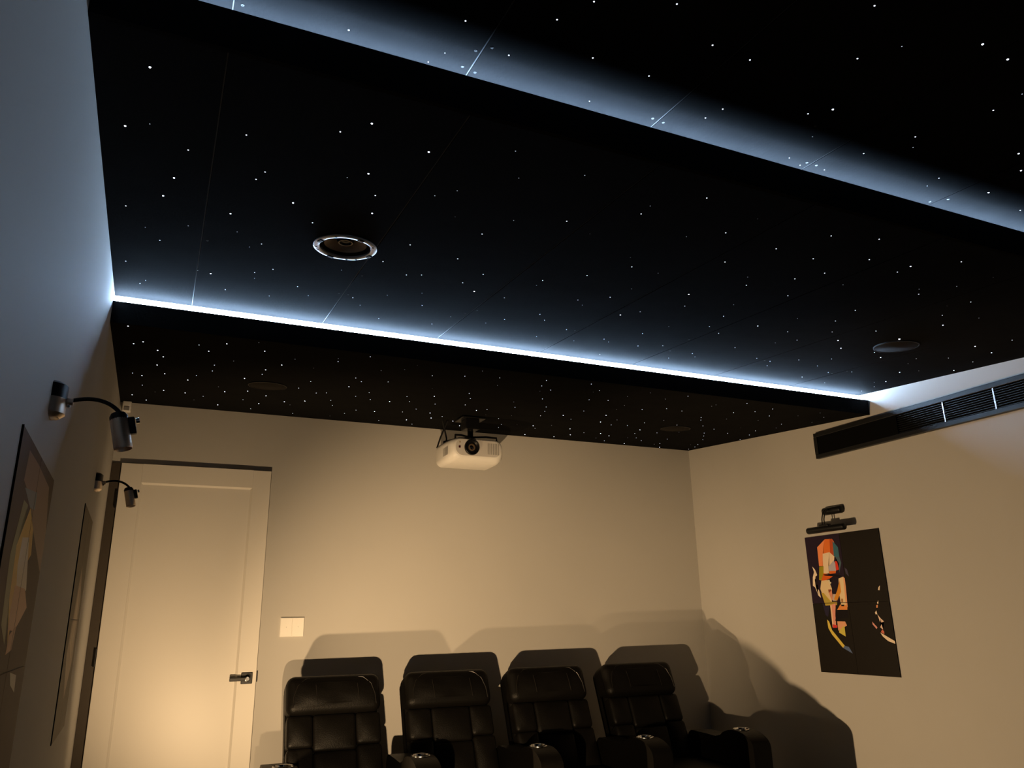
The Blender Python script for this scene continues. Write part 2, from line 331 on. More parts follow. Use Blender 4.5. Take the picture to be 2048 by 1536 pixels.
# ------------------------------------------------------------------ stepped star ceiling
ceiling = empty('ceiling', (0, 0, 0)); tag(ceiling, 'black stepped star ceiling of overlapping tilted panels', 'ceiling', kind='structure')
SEAMS = [0.03, 0.62, 1.205, 1.79, 2.38, 2.965, 3.56]
star_mesh = {}
def star(cls):
    if cls not in star_mesh:
        r = (0.0013, 0.0017, 0.0023, 0.0030, 0.0044)[cls]
        s = (0.25, 0.6, 2.0, 4.5, 7.0)[cls]
        b = bmesh.new()
        add_lathe(b, [(r, 0), (r * 0.8, -r * 0.5), (0, -r * 0.75)], 8)
        me = bpy.data.meshes.new('star_light'); bmesh.ops.recalc_face_normals(b, faces=b.faces); b.to_mesh(me); b.free()
        me.materials.append(emat('star_fibre_%d' % cls, (0.72, 0.80, 1.0), s, sample=False))
        star_mesh[cls] = me
    return star_mesh[cls]

HOLE = (0.515, 2.588, 0.100)
def hole_cutter():
    b = bmesh.new()
    bmesh.ops.create_cone(b, cap_ends=True, segments=40, radius1=HOLE[2], radius2=HOLE[2], depth=0.4, matrix=Matrix.Translation((HOLE[0], HOLE[1], z_mid(HOLE[1]))))
    return b

def panel(zf, y0, y1, seams, stars, fascia_top, hole=False):
    TB = 0.010                                  # board thickness
    b = bmesh.new()                             # backing behind the boards (shows in the joints)
    quad_slab(b, [(XL(y0) - .02, y0 + .004, zf(y0) + .0025), (XR + .02, y0 + .004, zf(y0) + .0025), (XR + .02, y1, zf(y1) + .0025), (XL(y1) - .02, y1, zf(y1) + .0025)],
                 [(XL(y0) - .02, y0 + .004, zf(y0) + .03), (XR + .02, y0 + .004, zf(y0) + .03), (XR + .02, y1, zf(y1) + .03), (XL(y1) - .02, y1, zf(y1) + .03)])
    p = link('ceiling_panel', b, SEAM, ceiling)
    if hole: cut(p, hole_cutter())
    xs = [None] + seams + [None]
    for i in range(len(xs) - 1):
        g = 0.0014
        def lx(y): return XL(y) - .015 if xs[i] is None else xs[i] + g
        def rx(y): return XR + .015 if xs[i + 1] is None else xs[i + 1] - g
        b = bmesh.new(); c = 0.0015
        quad_slab(b, [(lx(y0) + c, y0, zf(y0)), (rx(y0) - c, y0, zf(y0)), (rx(y1) - c, y1, zf(y1)), (lx(y1) + c, y1, zf(y1))],
                     [(lx(y0), y0, zf(y0) + .002), (rx(y0), y0, zf(y0) + .002), (rx(y1), y1, zf(y1) + .002), (lx(y1), y1, zf(y1) + .002)])
        o = link('board', b, BLACKC, p)
        if hole and (i in (1, 2)): cut(o, hole_cutter())
    b = bmesh.new()                             # upright edge board that closes the step
    quad_slab(b, [(XL(y0) - .02, y0 - .012, zf(y0) - .001), (XR + .02, y0 - .012, zf(y0) - .001), (XR + .02, y0 + .0035, zf(y0) - .001), (XL(y0) - .02, y0 + .0035, zf(y0) - .001)],
                 [(XL(y0) - .02, y0 - .012, fascia_top), (XR + .02, y0 - .012, fascia_top), (XR + .02, y0 + .0035, fascia_top), (XL(y0) - .02, y0 + .0035, fascia_top)])
    link('fascia_board', b, BLACKC, p)
    for (x, y, c) in stars:
        if y0 - .02 < y < y0 + .004: y = y0 + .02
        share('star_light', star(c), p, (x, y, zf(y) + .0002))
    return p

# the star field goes on beyond the part of the ceiling measured from the photograph
def more_stars(n, zf, x0, x1, y0, y1):
    out = []
    while len(out) < n:
        x, y = random.uniform(x0, x1), random.uniform(y0, y1)
        v = Vector((x, y, zf(y) - CZ)); d = v.dot(_f)
        inside = d > 0 and abs(v.dot(_r) / d) < 0.68 and abs(v.dot(_d) / d) < 0.51
        if not inside: out.append((round(x, 3), round(y, 3), random.choice((1, 2, 2, 2, 3))))
    return out
STARS['near'] += more_stars(75, z_near, -0.15, 4.05, E_NEAR + .08, E_MID - .05)
STARS['mid'] += more_stars(14, z_mid, 2.4, 4.05, E_MID + .08, 2.45)
p_back = panel(z_back, E_BACK, BACK + .03, [], STARS['back'], z_back(E_BACK) + 0.098)
p_mid  = panel(z_mid, E_MID, E_BACK + .30, SEAMS, STARS['mid'], z_mid(E_MID) + 0.105, hole=True)
p_near = panel(z_near, E_NEAR, E_MID + .30, SEAMS, STARS['near'], z_near(E_NEAR) + 0.104)
p_far  = panel(lambda y: 2.752 + 0.0737 * y, FRONT - .02, E_NEAR + .30, SEAMS, more_stars(70, z_near, -0.1, 4.05, FRONT + .1, E_NEAR - .08), 2.70)
# shelf inside each step that carries the light strip
for p, y0, zt, name in ((p_back, E_BACK, z_back(E_BACK) + .086, 'a'), (p_mid, E_MID, z_mid(E_MID) + .086, 'b'), (p_near, E_NEAR, z_near(E_NEAR) + .086, 'c')):
    link('shelf', box((XL(y0) - .02, y0 + .004, zt - .006), (XR + .02, y0 + .28, zt)), DULLBLK, p)
link('cove_reflector', box((XL(E_BACK) - .02, E_BACK + .052, z_back(E_BACK) + .086), (XR + .02, E_BACK + .058, z_mid(E_BACK + .055) - .0005)), WHITEP, p_back)  # white reflector board added so the gap behind the strip looks bright
sb = bmesh.new(); add_lathe(sb, [(0.0045, 0), (0.004, -0.0012), (0.0015, -0.0014), (0, -0.0004)], 10)
SCREWME = link('screw_head', sb, SCREW, p_mid, loc=(0.032, 3.08, z_mid(3.08))).data
for x, y in ((.600, 3.1), (.640, 3.1), (1.185, 3.111), (1.22, 3.05), (1.768, 3.125), (2.40, 3.22), (2.36, 3.0), (2.985, 3.15), (3.573, 3.119), (3.54, 3.2), (.05, 2.75), (.64, 2.85)):
    share('screw_head', SCREWME, p_mid, (x, y, z_mid(y)))
for x, y in ((.597, 1.591), (.636, 1.60), (.638, 1.488), (.605, 1.516), (1.182, 1.58), (1.222, 1.585), (.05, 1.595), (1.634, 1.41), (1.77, 1.58), (1.81, 1.58), (2.36, 1.6), (2.40, 1.56)):
    share('screw_head', SCREWME, p_near, (x, y, z_near(y)))

def led(y0, setback, zb, label, hh=0.010, lm=None):
    a = y0 + setback
    t = empty('led_strip', ((XL(a) + XR) / 2, a, zb)); cx = (XL(a) + XR) / 2
    link('light_diffuser', box((XL(a) + .004 - cx, 0, .003), (XR - .004 - cx, .012, .003 + hh)), lm or LED, t)
    link('channel', box((XL(a) + .004 - cx, -.001, 0), (XR - .004 - cx, .013, .003)), RINGM, t)
    tag(t, label, 'light strip', 'light strips in the ceiling steps')
led(E_BACK, 0.016, z_back(E_BACK) + .086, 'white glowing light strip in the ceiling step nearer the projector', 0.031)
led(E_MID, 0.035, z_mid(E_MID) + .086, 'white glowing light strip in the upper ceiling step crossing the top of the picture', lm=LED_UP)
led(E_NEAR, 0.035, z_near(E_NEAR) + .086, 'white glowing light strip in the ceiling step behind the camera')

# ------------------------------------------------------------------ ceiling speakers
def tilt(k): return (math.atan(k), 0, 0)
sp = empty('ceiling_speaker', (HOLE[0], HOLE[1], z_mid(HOLE[1]))); sp.rotation_euler = tilt(.0737)
tag(sp, 'open ceiling speaker with bright metal ring and no grille', 'speaker')
bm = bmesh.new(); add_lathe(bm, [(.114, 0), (.115, -.004), (.111, -.007), (.096, -.007), (.092, -.004), (.092, .012), (.0985, .012), (.0985, 0)], 48, closed=True)
ring = link('mounting_ring', bm, RINGM, sp, smooth=True)
for a in (20, 110, 200, 290):
    bm = box((-.012, -.007, -.011), (.012, .007, -.005), .002)
    link('clip', bm, BLACKP, ring, loc=(.103 * math.cos(math.radians(a)), .103 * math.sin(math.radians(a)), 0), rot=(0, 0, math.radians(a + 90)))
for a in (55, 75, 150, 165, 240, 330):
    share('screw_head', SCREWME, ring, (.104 * math.cos(math.radians(a)), .104 * math.sin(math.radians(a)), -.007))
bm = bmesh.new(); add_lathe(bm, [(.097, .004), (.092, .006), (.087, .000), (.080, .003), (.076, .010)], 48)
link('cone_surround', bm, DULLBLK, sp, smooth=True)
bm = bmesh.new(); add_lathe(bm, [(.0765, .009), (.030, .045), (.028, .046)], 48)
link('speaker_cone', bm, CONE, sp, smooth=True)
bm = bmesh.new(); add_lathe(bm, [(.031, .046), (.031, .022), (.026, .016), (.022, .016), (.019, .022), (.012, .019), (0, .017)], 32)
link('tweeter', bm, BLACKP, sp, smooth=True)
bm = bmesh.new(); add_lathe(bm, [(.0265, .0155), (.0265, .0145), (.0225, .0145), (.0225, .0155)], 32, closed=True)
link('tweeter_ring', bm, CONE, sp, smooth=True)
bm = bmesh.new(); add_lathe(bm, [(.0985, .0), (.0985, .09), (0, .09)], 32)
link('basket', bm, DULLBLK, sp)
def covered_speaker(x, y, zf, k, label):
    t = empty('ceiling_speaker', (x, y, zf(y))); t.rotation_euler = tilt(k)
    tag(t, label, 'speaker', 'covered ceiling speakers')
    bm = bmesh.new(); add_lathe(bm, [(.104, 0), (.104, -.004), (.101, -.006), (0, -.006)], 40); link('grille', bm, GRILLE, t, smooth=True)
    bm = bmesh.new(); add_lathe(bm, [(.1045, 0), (.108, 0), (.108, -.006), (.1045, -.0065)], 40, closed=True); link('rim', bm, BLACKM, t, smooth=True)
covered_speaker(.485, 4.475, z_back, .0755, 'round brown-black speaker grille in the ceiling above the door side')
covered_speaker(3.38, 4.545, z_back, .0755, 'round dark speaker grille in the ceiling by the corner right of the projector')
covered_speaker(3.378, 2.62, z_mid, .0737, 'round dark speaker grille with a pale rim above the air grille')

# ------------------------------------------------------------------ door
door = empty('door_1', (-0.258, BACK, 0)); tag(door, 'white single-panel door with black lever handle', 'door', kind='structure')
DW, DH, DF = 0.914, 2.328, -0.032       # width, height, front face
ix0, ix1, iz1, iz0 = 0.123, 0.799, 2.209, 0.14
bm = bmesh.new()
quad = lambda a, b: add_box(bm, a, b, .0025, 2)
quad((0, DF, 0.006), (ix0, 0, DH)); link('stile', bm, DOORW, door); bm = bmesh.new()
quad((ix1, DF, 0.006), (DW, 0, DH)); link('stile', bm, DOORW, door); bm = bmesh.new()
add_box(bm, (ix0, DF, iz1), (ix1, 0, DH)); link('rail', bm, DOORW, door); bm = bmesh.new()
add_box(bm, (ix0, DF, .006), (ix1, 0, iz0)); link('rail', bm, DOORW, door)
link('inset_panel', box((ix0, DF + .012, iz0), (ix1, 0, iz1)), DOORW, door)
def bead(p, q, nx, nz):                  # sloped moulding around the inset panel
    bm = bmesh.new()
    w = .012
    A = Vector((p[0], DF + .0005, p[1])); Bv = Vector((q[0], DF + .0005, q[1]))
    off = Vector((nx * w, .0115, nz * w))
    tq = (Bv - A).normalized() * w
    v = [bm.verts.new(x) for x in (A, Bv, Bv + off - tq, A + off + tq)]
    bm.faces.new(v)
    v2 = [bm.verts.new(x + Vector((0, .02, 0))) for x in (A, Bv)]
    bm.faces.new((v[0], v2[0], v2[1], v[1])); bm.faces.new((v[3], v[2], v2[1], v2[0]))
    link('moulding', bm, DOORW, door)
bead((ix0, iz0), (ix0, iz1), 1, 0); bead((ix1, iz0), (ix1, iz1), -1, 0); bead((ix0, iz1), (ix1, iz1), 0, -1); bead((ix0, iz0), (ix1, iz0), 0, 1)
for z in (2.095, 1.163, 0.25):
    bm = bmesh.new(); add_tube(bm, [(-.006, DF + .004, z - .05), (-.006, DF + .004, z + .05)], .008, 12)
    add_box(bm, (-.012, DF + .006, z - .05), (.004, DF + .03, z + .05))
    tag(link('hinge', bm, BLACKM, door, smooth=True), 'black hinge')
hd = link('handle_plate', box((.822, DF - .014, .981), (.890, DF, 1.047), .003), BLACKM, door); tag(hd, 'black square handle plate')
bm = bmesh.new(); add_tube(bm, [(.856, DF - .014, 1.012), (.856, DF - .050, 1.012)], .012, 16); link('neck', bm, BLACKM, hd, smooth=True)
link('lever', box((.750, DF - .060, 1.001), (.868, DF - .046, 1.022), .003), BLACKM, hd)
bm = bmesh.new(); add_lathe(bm, [(.016, 0), (.016, .004), (.012, .005), (.010, .003), (0, .003)], 20, mtx=Matrix.Translation((.856, DF - .060, 1.012)) @ Matrix.Rotation(math.pi / 2, 4, 'X'))
link('lever_cap', bm, CHROME, hd, smooth=True)
link('latch_plate', box((DW - .002, DF + .006, .99), (DW + .008, DF + .034, 1.05), .002), BLACKM, door)

band = link('band_1', box((XL(BACK) + .001, BACK - .014, 0), (-0.260, BACK, 2.328), .001, 1), mat('dark_brown_band', (0.055, 0.042, 0.03), 0.7, noise=0.1), None)  # added dark band; shading alone left this corner too light
tag(band, 'narrow dark trim added between the wall corner and the door', 'band', kind='structure')

# ------------------------------------------------------------------ light switch
sw = empty('light_switch', (0.861, BACK, 1.315)); tag(sw, 'white double light switch on the wall beside the door', 'light switch')
link('back_plate', box((-.076, -.010, -.060), (.076, 0, .060), .002), WHITEP, sw)
for s in (-1, 1):
    k = link('rocker', box((-.0365, -.016, -.058), (.0365, -.010, .058), .002), WHITEP, sw, loc=(s * .0378, 0, 0))
    bm = bmesh.new(); add_lathe(bm, [(.002, 0), (.0015, .0015), (0, .002)], 10, mtx=Matrix.Translation((0, -.016, 0)) @ Matrix.Rotation(math.pi / 2, 4, 'X'))
    link('indicator', bm, WHITED, k)

# small sensor in the top corner
sn = empty('wall_sensor', (-0.272, BACK, 2.695)); tag(sn, 'small white sensor box in the ceiling corner above the door', 'sensor')
link('housing', box((-.026, -.05, -.037), (.026, 0, .034), .008, 3), WHITEP, sn, smooth=True)
link('sensor_window', box((-.016, -.053, -.030), (.016, -.049, -.004), .003), WHITED, sn)

# ------------------------------------------------------------------ projector
pj = empty('projector', (1.893, 4.72, 2.440)); tag(pj, 'white ceiling-mounted projector with round lens over the back row', 'projector')
def cap_outline(x0, x1, zb, zt, r, n=8):
    pts = []
    for cx, cz, a0 in ((x1 - r, zt - r, 0), (x0 + r, zt - r, 90), (x0 + r, zb + r, 180), (x1 - r, zb + r, 270)):
        for i in range(n + 1):
            a = math.radians(a0 + 90 * i / n); pts.append((cx + r * math.cos(a), cz + r * math.sin(a)))
    return pts
def loft(sections, cap=True):
    bm = bmesh.new(); rings = [[bm.verts.new((p[0], y, p[1])) for p in pts] for y, pts in sections]
    n = len(rings[0])
    for a, b in zip(rings, rings[1:]):
        for i in range(n): bm.faces.new((a[i], a[(i + 1) % n], b[(i + 1) % n], b[i]))
    if cap: bm.faces.new(rings[0][::-1]); bm.faces.new(rings[-1])
    return bm
body = link('body', loft([(0.0, cap_outline(-.165, .165, -.060, .055, .052)), (.006, cap_outline(-.176, .176, -.070, .060, .055)), (.04, cap_outline(-.190, .190, -.086, .066, .05)),
                          (.12, cap_outline(-.197, .197, -.092, .068, .045)), (.29, cap_outline(-.197, .197, -.090, .068, .04)), (.32, cap_outline(-.185, .185, -.080, .062, .035))]), WHITEP, pj, smooth=True)
link('front_face', loft([(-.003, cap_outline(-.160, .160, -.056, .052, .049)), (.004, cap_outline(-.163, .163, -.058, .0535, .05))]), mat('projector_face', (.66, .63, .60), .35, noise=.02), pj, smooth=True)
RX = Matrix.Rotation(math.pi / 2, 4, 'X')     # lathe axis z -> -y (towards the seats)
def lathe_y(name, prof, m, x, z, parent, y=0.0, seg=36):
    bm = bmesh.new(); add_lathe(bm, prof, seg, mtx=Matrix.Translation((x, y, z)) @ RX)
    return link(name, bm, m, parent, smooth=True)
lens = lathe_y('lens_barrel', [(.052, .002), (.052, .014), (.047, .018), (.043, .012), (.036, .004), (0, .004)], BLACKP, -.050, 0, pj)
lathe_y('lens_ring', [(.024, .004), (.024, .009), (.016, .010), (.014, .006), (.014, .004)], AMBER, -.050, 0, lens)
lathe_y('lens_glass', [(.0145, .005), (.009, .009), (0, .010)], GLASSB, -.050, 0, lens, seg=24)
link('remote_sensor', box((-.142, -.006, -.008), (-.128, -.002, .008), .002), REDIR, pj)
bm = bmesh.new(); add_prism(bm, [(-.138, .028), (-.128, .028), (-.134, .040)], 'y', -.0045, -.002); link('emblem', bm, mat('emblem_ochre', (.3, .2, .05), .5, noise=.1), pj)
for i in range(7):
    x = .066 + i * .0125
    link('vent_slot', box((x, -.005, -.040), (x + .005, -.0025, .036), .001), WHITED, pj)
for i in range(6):
    link('side_vent', box((-.199, .06 + i * .016, -.045), (-.1965, .066 + i * .016, .01)), WHITED, pj)
link('lens_shift_cover', box((-.13, .03, .058), (-.06, .09, .073), .004), WHITEP, pj)
mount = link('ceiling_mount', box((-.05, .10, .155), (.05, .20, .225), .004), BLACKM, pj)
zc = z_back(4.87) - 2.440
bm = bmesh.new(); add_box(bm, (-.085, .07, zc - .022), (.085, .23, zc - .012), .003); add_box(bm, (-.03, .12, zc - .013), (.03, .18, zc + .001)); link('mount_plate', bm, BLACKM, mount)
bm = bmesh.new(); add_tube(bm, [(0, .15, .10), (0, .15, zc)], .02, 16); link('pole', bm, BLACKM, mount, smooth=True)
for x, y in ((-.15, .04), (.15, .04), (-.15, .27), (.15, .27)):
    bm = bmesh.new(); add_tube(bm, [(0, .15, .105), (x * .6, .15 + (y - .15) * .6, .10), (x, y, .088), (x, y, .062)], .007, 8)
    link('mount_arm', bm, BLACKM, mount, smooth=True)
for dx, s in ((-.165, 1), (-.10, -1)):
    bm = bmesh.new(); add_tube(bm, [(dx, .30, .02), (dx - .01, .34, .06), (dx + .01 * s, .33, .13), (dx + .05 * s, .30, zc + .0)], .006, 8)
    link('cable', bm, BLACKP, pj, smooth=True)

# ------------------------------------------------------------------ air grille on the right wall
AY0, AY1, AZ0, AZ1 = 1.95, 3.983, 2.377, 2.557
ac = empty('air_grille', (XR, (AY0 + AY1) / 2, AZ0)); tag(ac, 'long black linear air grille high on the wall', 'air grille')
L = (AY1 - AY0) / 2; H = AZ1 - AZ0
link('back_plate', box((-.006, -L + .01, .01), (-.001, L - .01, H - .01)), DULLBLK, ac)
FB = .030
link('frame_rail', box((-.030, -L, H - FB), (0, L, H), .003), ACBLK, ac)
link('frame_rail', box((-.030, -L, 0), (0, L, FB), .003), ACBLK, ac)
link('frame_end', box((-.030, L - FB, FB), (0, L, H - FB)), ACBLK, ac)
link('frame_end', box((-.030, -L, FB), (0, -L + FB, H - FB)), ACBLK, ac)
DIV = [2.972, 2.659, 2.345, 2.035]
bm = box((-.026, -.004, FB), (-.004, .004, H - FB)); DIVME = None
for y in DIV:
    yl = y - (AY0 + AY1) / 2
    if DIVME is None: DIVME = link('divider', bm, RINGM, ac, loc=(0, yl, 0)).data
    else: share('divider', DIVME, ac, (0, yl, 0))
link('shade_plate', box((-.024, 3.30 - (AY0 + AY1) / 2, FB), (-.006, L - FB, H - FB)), DULLBLK, ac)  # added plate, its black standing in for shade over hidden slats
edges = sorted([AY0 + FB] + DIV + [3.30])
for a, b in zip(edges, edges[1:]):
    me = None
    for i in range(9):
        z = FB + (H - 2 * FB) * (i + .5) / 9
        if me is None:
            s = bmesh.new(); hw = (b - a) / 2 - .004
            quad_slab(s, [(-.022, -hw, -.0035), (-.022, hw, -.0035), (-.008, hw, .0025), (-.008, -hw, .0025)], [(-.022, -hw, -.001), (-.022, hw, -.001), (-.008, hw, .005), (-.008, -hw, .005)])
            o = link('slat', s, ACBLK, ac, loc=(0, (a + b) / 2 - (AY0 + AY1) / 2, z)); me = o.data
        else: share('slat', me, ac, (0, (a + b) / 2 - (AY0 + AY1) / 2, z))

# ------------------------------------------------------------------ right-hand poster: four metal sheets
def prints(name, polys, parent, place, lift, mm):
    """flat coloured shapes printed on one sheet; place(p, depth) -> 3D point"""
    bm = bmesh.new(); lay = bm.loops.layers.float_color.new('print')
    for k, (pts, c) in enumerate(polys):
        try: f = bm.faces.new([bm.verts.new(place(p, lift + k * .00003)) for p in pts])
        except ValueError: continue
        for l in f.loops: l[lay] = (*srgb(c), 1)
    me = bpy.data.meshes.new(name)
    bmesh.ops.triangulate(bm, faces=bm.faces); bm.to_mesh(me); bm.free(); me.materials.append(mm)
    o = bpy.data.objects.new(name, me); COL.objects.link(o); o.parent = parent
    return o
PY0, PY1, PZ0, PZ1 = 3.572, 4.204, 0.967, 1.856
PYM, PZM = 3.892, 1.4095
def clip_poly(pts, y0, y1, z0, z1):
    def side(pts, f, inter):
        out = []
        for i, p in enumerate(pts):
            q = pts[i - 1]
            if f(p):
                if not f(q): out.append(inter(q, p))
                out.append(p)
            elif f(q): out.append(inter(q, p))
        return out
    def iy(v): return lambda q, p: (v, q[1] + (p[1] - q[1]) * (v - q[0]) / (p[0] - q[0]))
    def iz(v): return lambda q, p: (q[0] + (p[0] - q[0]) * (v - q[1]) / (p[1] - q[1]), v)
    for f, it in ((lambda p: p[0] >= y0, iy(y0)), (lambda p: p[0] <= y1, iy(y1)), (lambda p: p[1] >= z0, iz(z0)), (lambda p: p[1] <= z1, iz(z1))):
        if pts: pts = side(pts, f, it)
    return pts
poster = empty('metal_poster', (XR, PYM, PZ0)); tag(poster, 'pop-art face portrait on four dark metal sheets under the picture light', 'poster')
for (a, b, c, d, mm) in ((PYM, PY1, PZM, PZ1, SHEETP), (PY0, PYM, PZM, PZ1, SHEETB), (PYM, PY1, PZ0, PZM, SHEETB), (PY0, PYM, PZ0, PZM, SHEETB)):
    sh = link('metal_sheet', box((-.008, a + .0005 - PYM, c + .0005 - PZ0), (-.005, b - .0005 - PYM, d - .0005 - PZ0), .0008, 1), mm, poster)
    bm = box((-.005, -.03, -.03), (0, .03, .03)); link('magnet_mount', bm, BLACKP, sh, loc=(0, (a + b) / 2 - PYM, (c + d) / 2 - PZ0))
    pol = []
    for pts, col in PORTRAIT:
        q = clip_poly([(y / 1000, z / 1000) for y, z in pts], a + .002, b - .002, c + .002, d - .002)
        if len(q) >= 3: pol.append((q, col))
    pf = lambda p, dd: (-.0081 - dd, p[0] - PYM, p[1] - PZ0)
    if a == PYM: prints('printed_portrait', pol, sh, pf, .0001, PRINT)
    else:
        for one in pol: prints('printed_mark', [one], sh, pf, .0001, PRINT)

# picture light above it
pl = empty('picture_light', (XR, 3.906, 2.01)); tag(pl, 'black picture light with twin arms above the portrait, switched off', 'picture light')
def capsule_y(y0, y1, r, x, z, sz=1.0, seg=18):
    bm = bmesh.new(); prof = [(0, y0)]
    for i in range(1, 6):
        a = math.pi / 2 * i / 5; prof.append((r * math.sin(a), y0 + r * .5 * (1 - math.cos(a))))
    for i in range(5, 0, -1):
        a = math.pi / 2 * i / 5; prof.append((r * math.sin(a), y1 - r * .5 * (1 - math.cos(a))))
    prof.append((0, y1))
    add_lathe(bm, prof, seg)
    bm.transform(Matrix.Translation((x, 0, z)) @ Matrix.Diagonal((1, 1, sz, 1)) @ Matrix.Rotation(-math.pi / 2, 4, 'X'))
    return bm
link('wall_mount', capsule_y(-.085, .085, .026, -.020, 0), BLACKP, pl, smooth=True)
link('lamp_bar', capsule_y(-.162, .170, .022, -.100, -.125), BLACKP, pl, smooth=True)
link('saddle', box((-.118, -.03, -.112), (-.082, .045, -.094), .004), BLACKP, pl)
for y in (.012, .030):
    bm = bmesh.new(); add_tube(bm, [(-.025, y, .01), (-.055, y, .012), (-.085, y, -.02), (-.098, y, -.06), (-.100, y, -.10)], .004, 8)
    link('arm', bm, BLACKM, pl, smooth=True)

# ------------------------------------------------------------------ left wall: two posters, two gooseneck lamps
LROT = math.atan(0.0165)
def left_poster(y0, z1, label, mats, polys):
    W2, H2 = 0.64, 0.90
    t = empty('metal_poster', (XL(y0), y0, z1 - H2), LROT); tag(t, label, 'poster')
    for i in (0, 1):
        for j in (0, 1):
            a, b, c, d = i * W2 / 2, (i + 1) * W2 / 2, j * H2 / 2, (j + 1) * H2 / 2
            sh = link('metal_sheet', box((.0015, a + .001, c + .001), (.0035, b - .001, d - .001), .0008, 1), mats[j * 2 + i], t)
            link('magnet_mount', box((0, a + .12, c + .18), (.0015, b - .12, d - .18)), BLACKP, sh)
            pol = []
            for pts, col in polys:
                q = clip_poly([(y * W2, z * H2) for y, z in pts], a + .002, b - .002, c + .002, d - .002)
                if len(q) >= 3: pol.append((q, col))
            if pol: prints('printed_picture', pol, sh, lambda p, dd: (.0036 + dd, p[0], p[1]), .0001, PRINT)
    link('dark_edge', box((.0, -.003, 0), (.0038, 0, H2)), DULLBLK, t)
    return t
A1 = [
      ([(0.191, 0.973), (0.46, 0.974), (0.857, 0.963), (0.983, 0.857), (1.019, 0.736), (0.581, 0.827), (0.391, 0.882), (0.171, 0.904)], (120, 70, 50)),
      ([(0.219, 0.893), (0.525, 0.914), (0.547, 0.873), (0.409, 0.866)], (96, 100, 104)),
      ([(0.242, 0.868), (0.351, 0.867), (0.264, 0.803), (0.253, 0.706), (0.331, 0.561), (0.198, 0.603), (0.143, 0.743)], (110, 105, 55)),
      ([(0.423, 0.867), (0.581, 0.827), (0.637, 0.77), (0.476, 0.726), (0.413, 0.657), (0.399, 0.56), (0.278, 0.654), (0.242, 0.769)], (226, 168, 30)),
      ([(0.348, 0.793), (0.507, 0.804), (0.654, 0.686), (0.537, 0.659), (0.398, 0.679), (0.337, 0.731)], (235, 220, 200)),
      ([(0.356, 0.688), (0.622, 0.687), (0.749, 0.645), (0.622, 0.614), (0.512, 0.589), (0.354, 0.592), (0.34, 0.645)], (215, 150, 110)),
      ([(0.551, 0.603), (0.407, 0.581), (0.39, 0.539), (0.514, 0.547)], (190, 120, 80)),
      ([(0.582, 0.496), (0.757, 0.484), (0.78, 0.442), (0.635, 0.466)], (170, 160, 150)),
     ]
left_poster(1.653, CZ + .362, 'yellow and brown pop-art poster under the larger gooseneck lamp', (SHEETR, SHEETR, SHEETR, SHEETR), A1)
A2 = [([(.2, .35), (.5, .75), (.8, .6), (.8, .3), (.5, .15)], (150, 120, 84)), ([(.35, .4), (.5, .66), (.7, .52), (.6, .32)], (196, 172, 134))]
left_poster(3.573, CZ + .476, 'tan metal poster near the door under the farther gooseneck lamp', (SHEETO, SHEETO, SHEETO, SHEETO), A2)

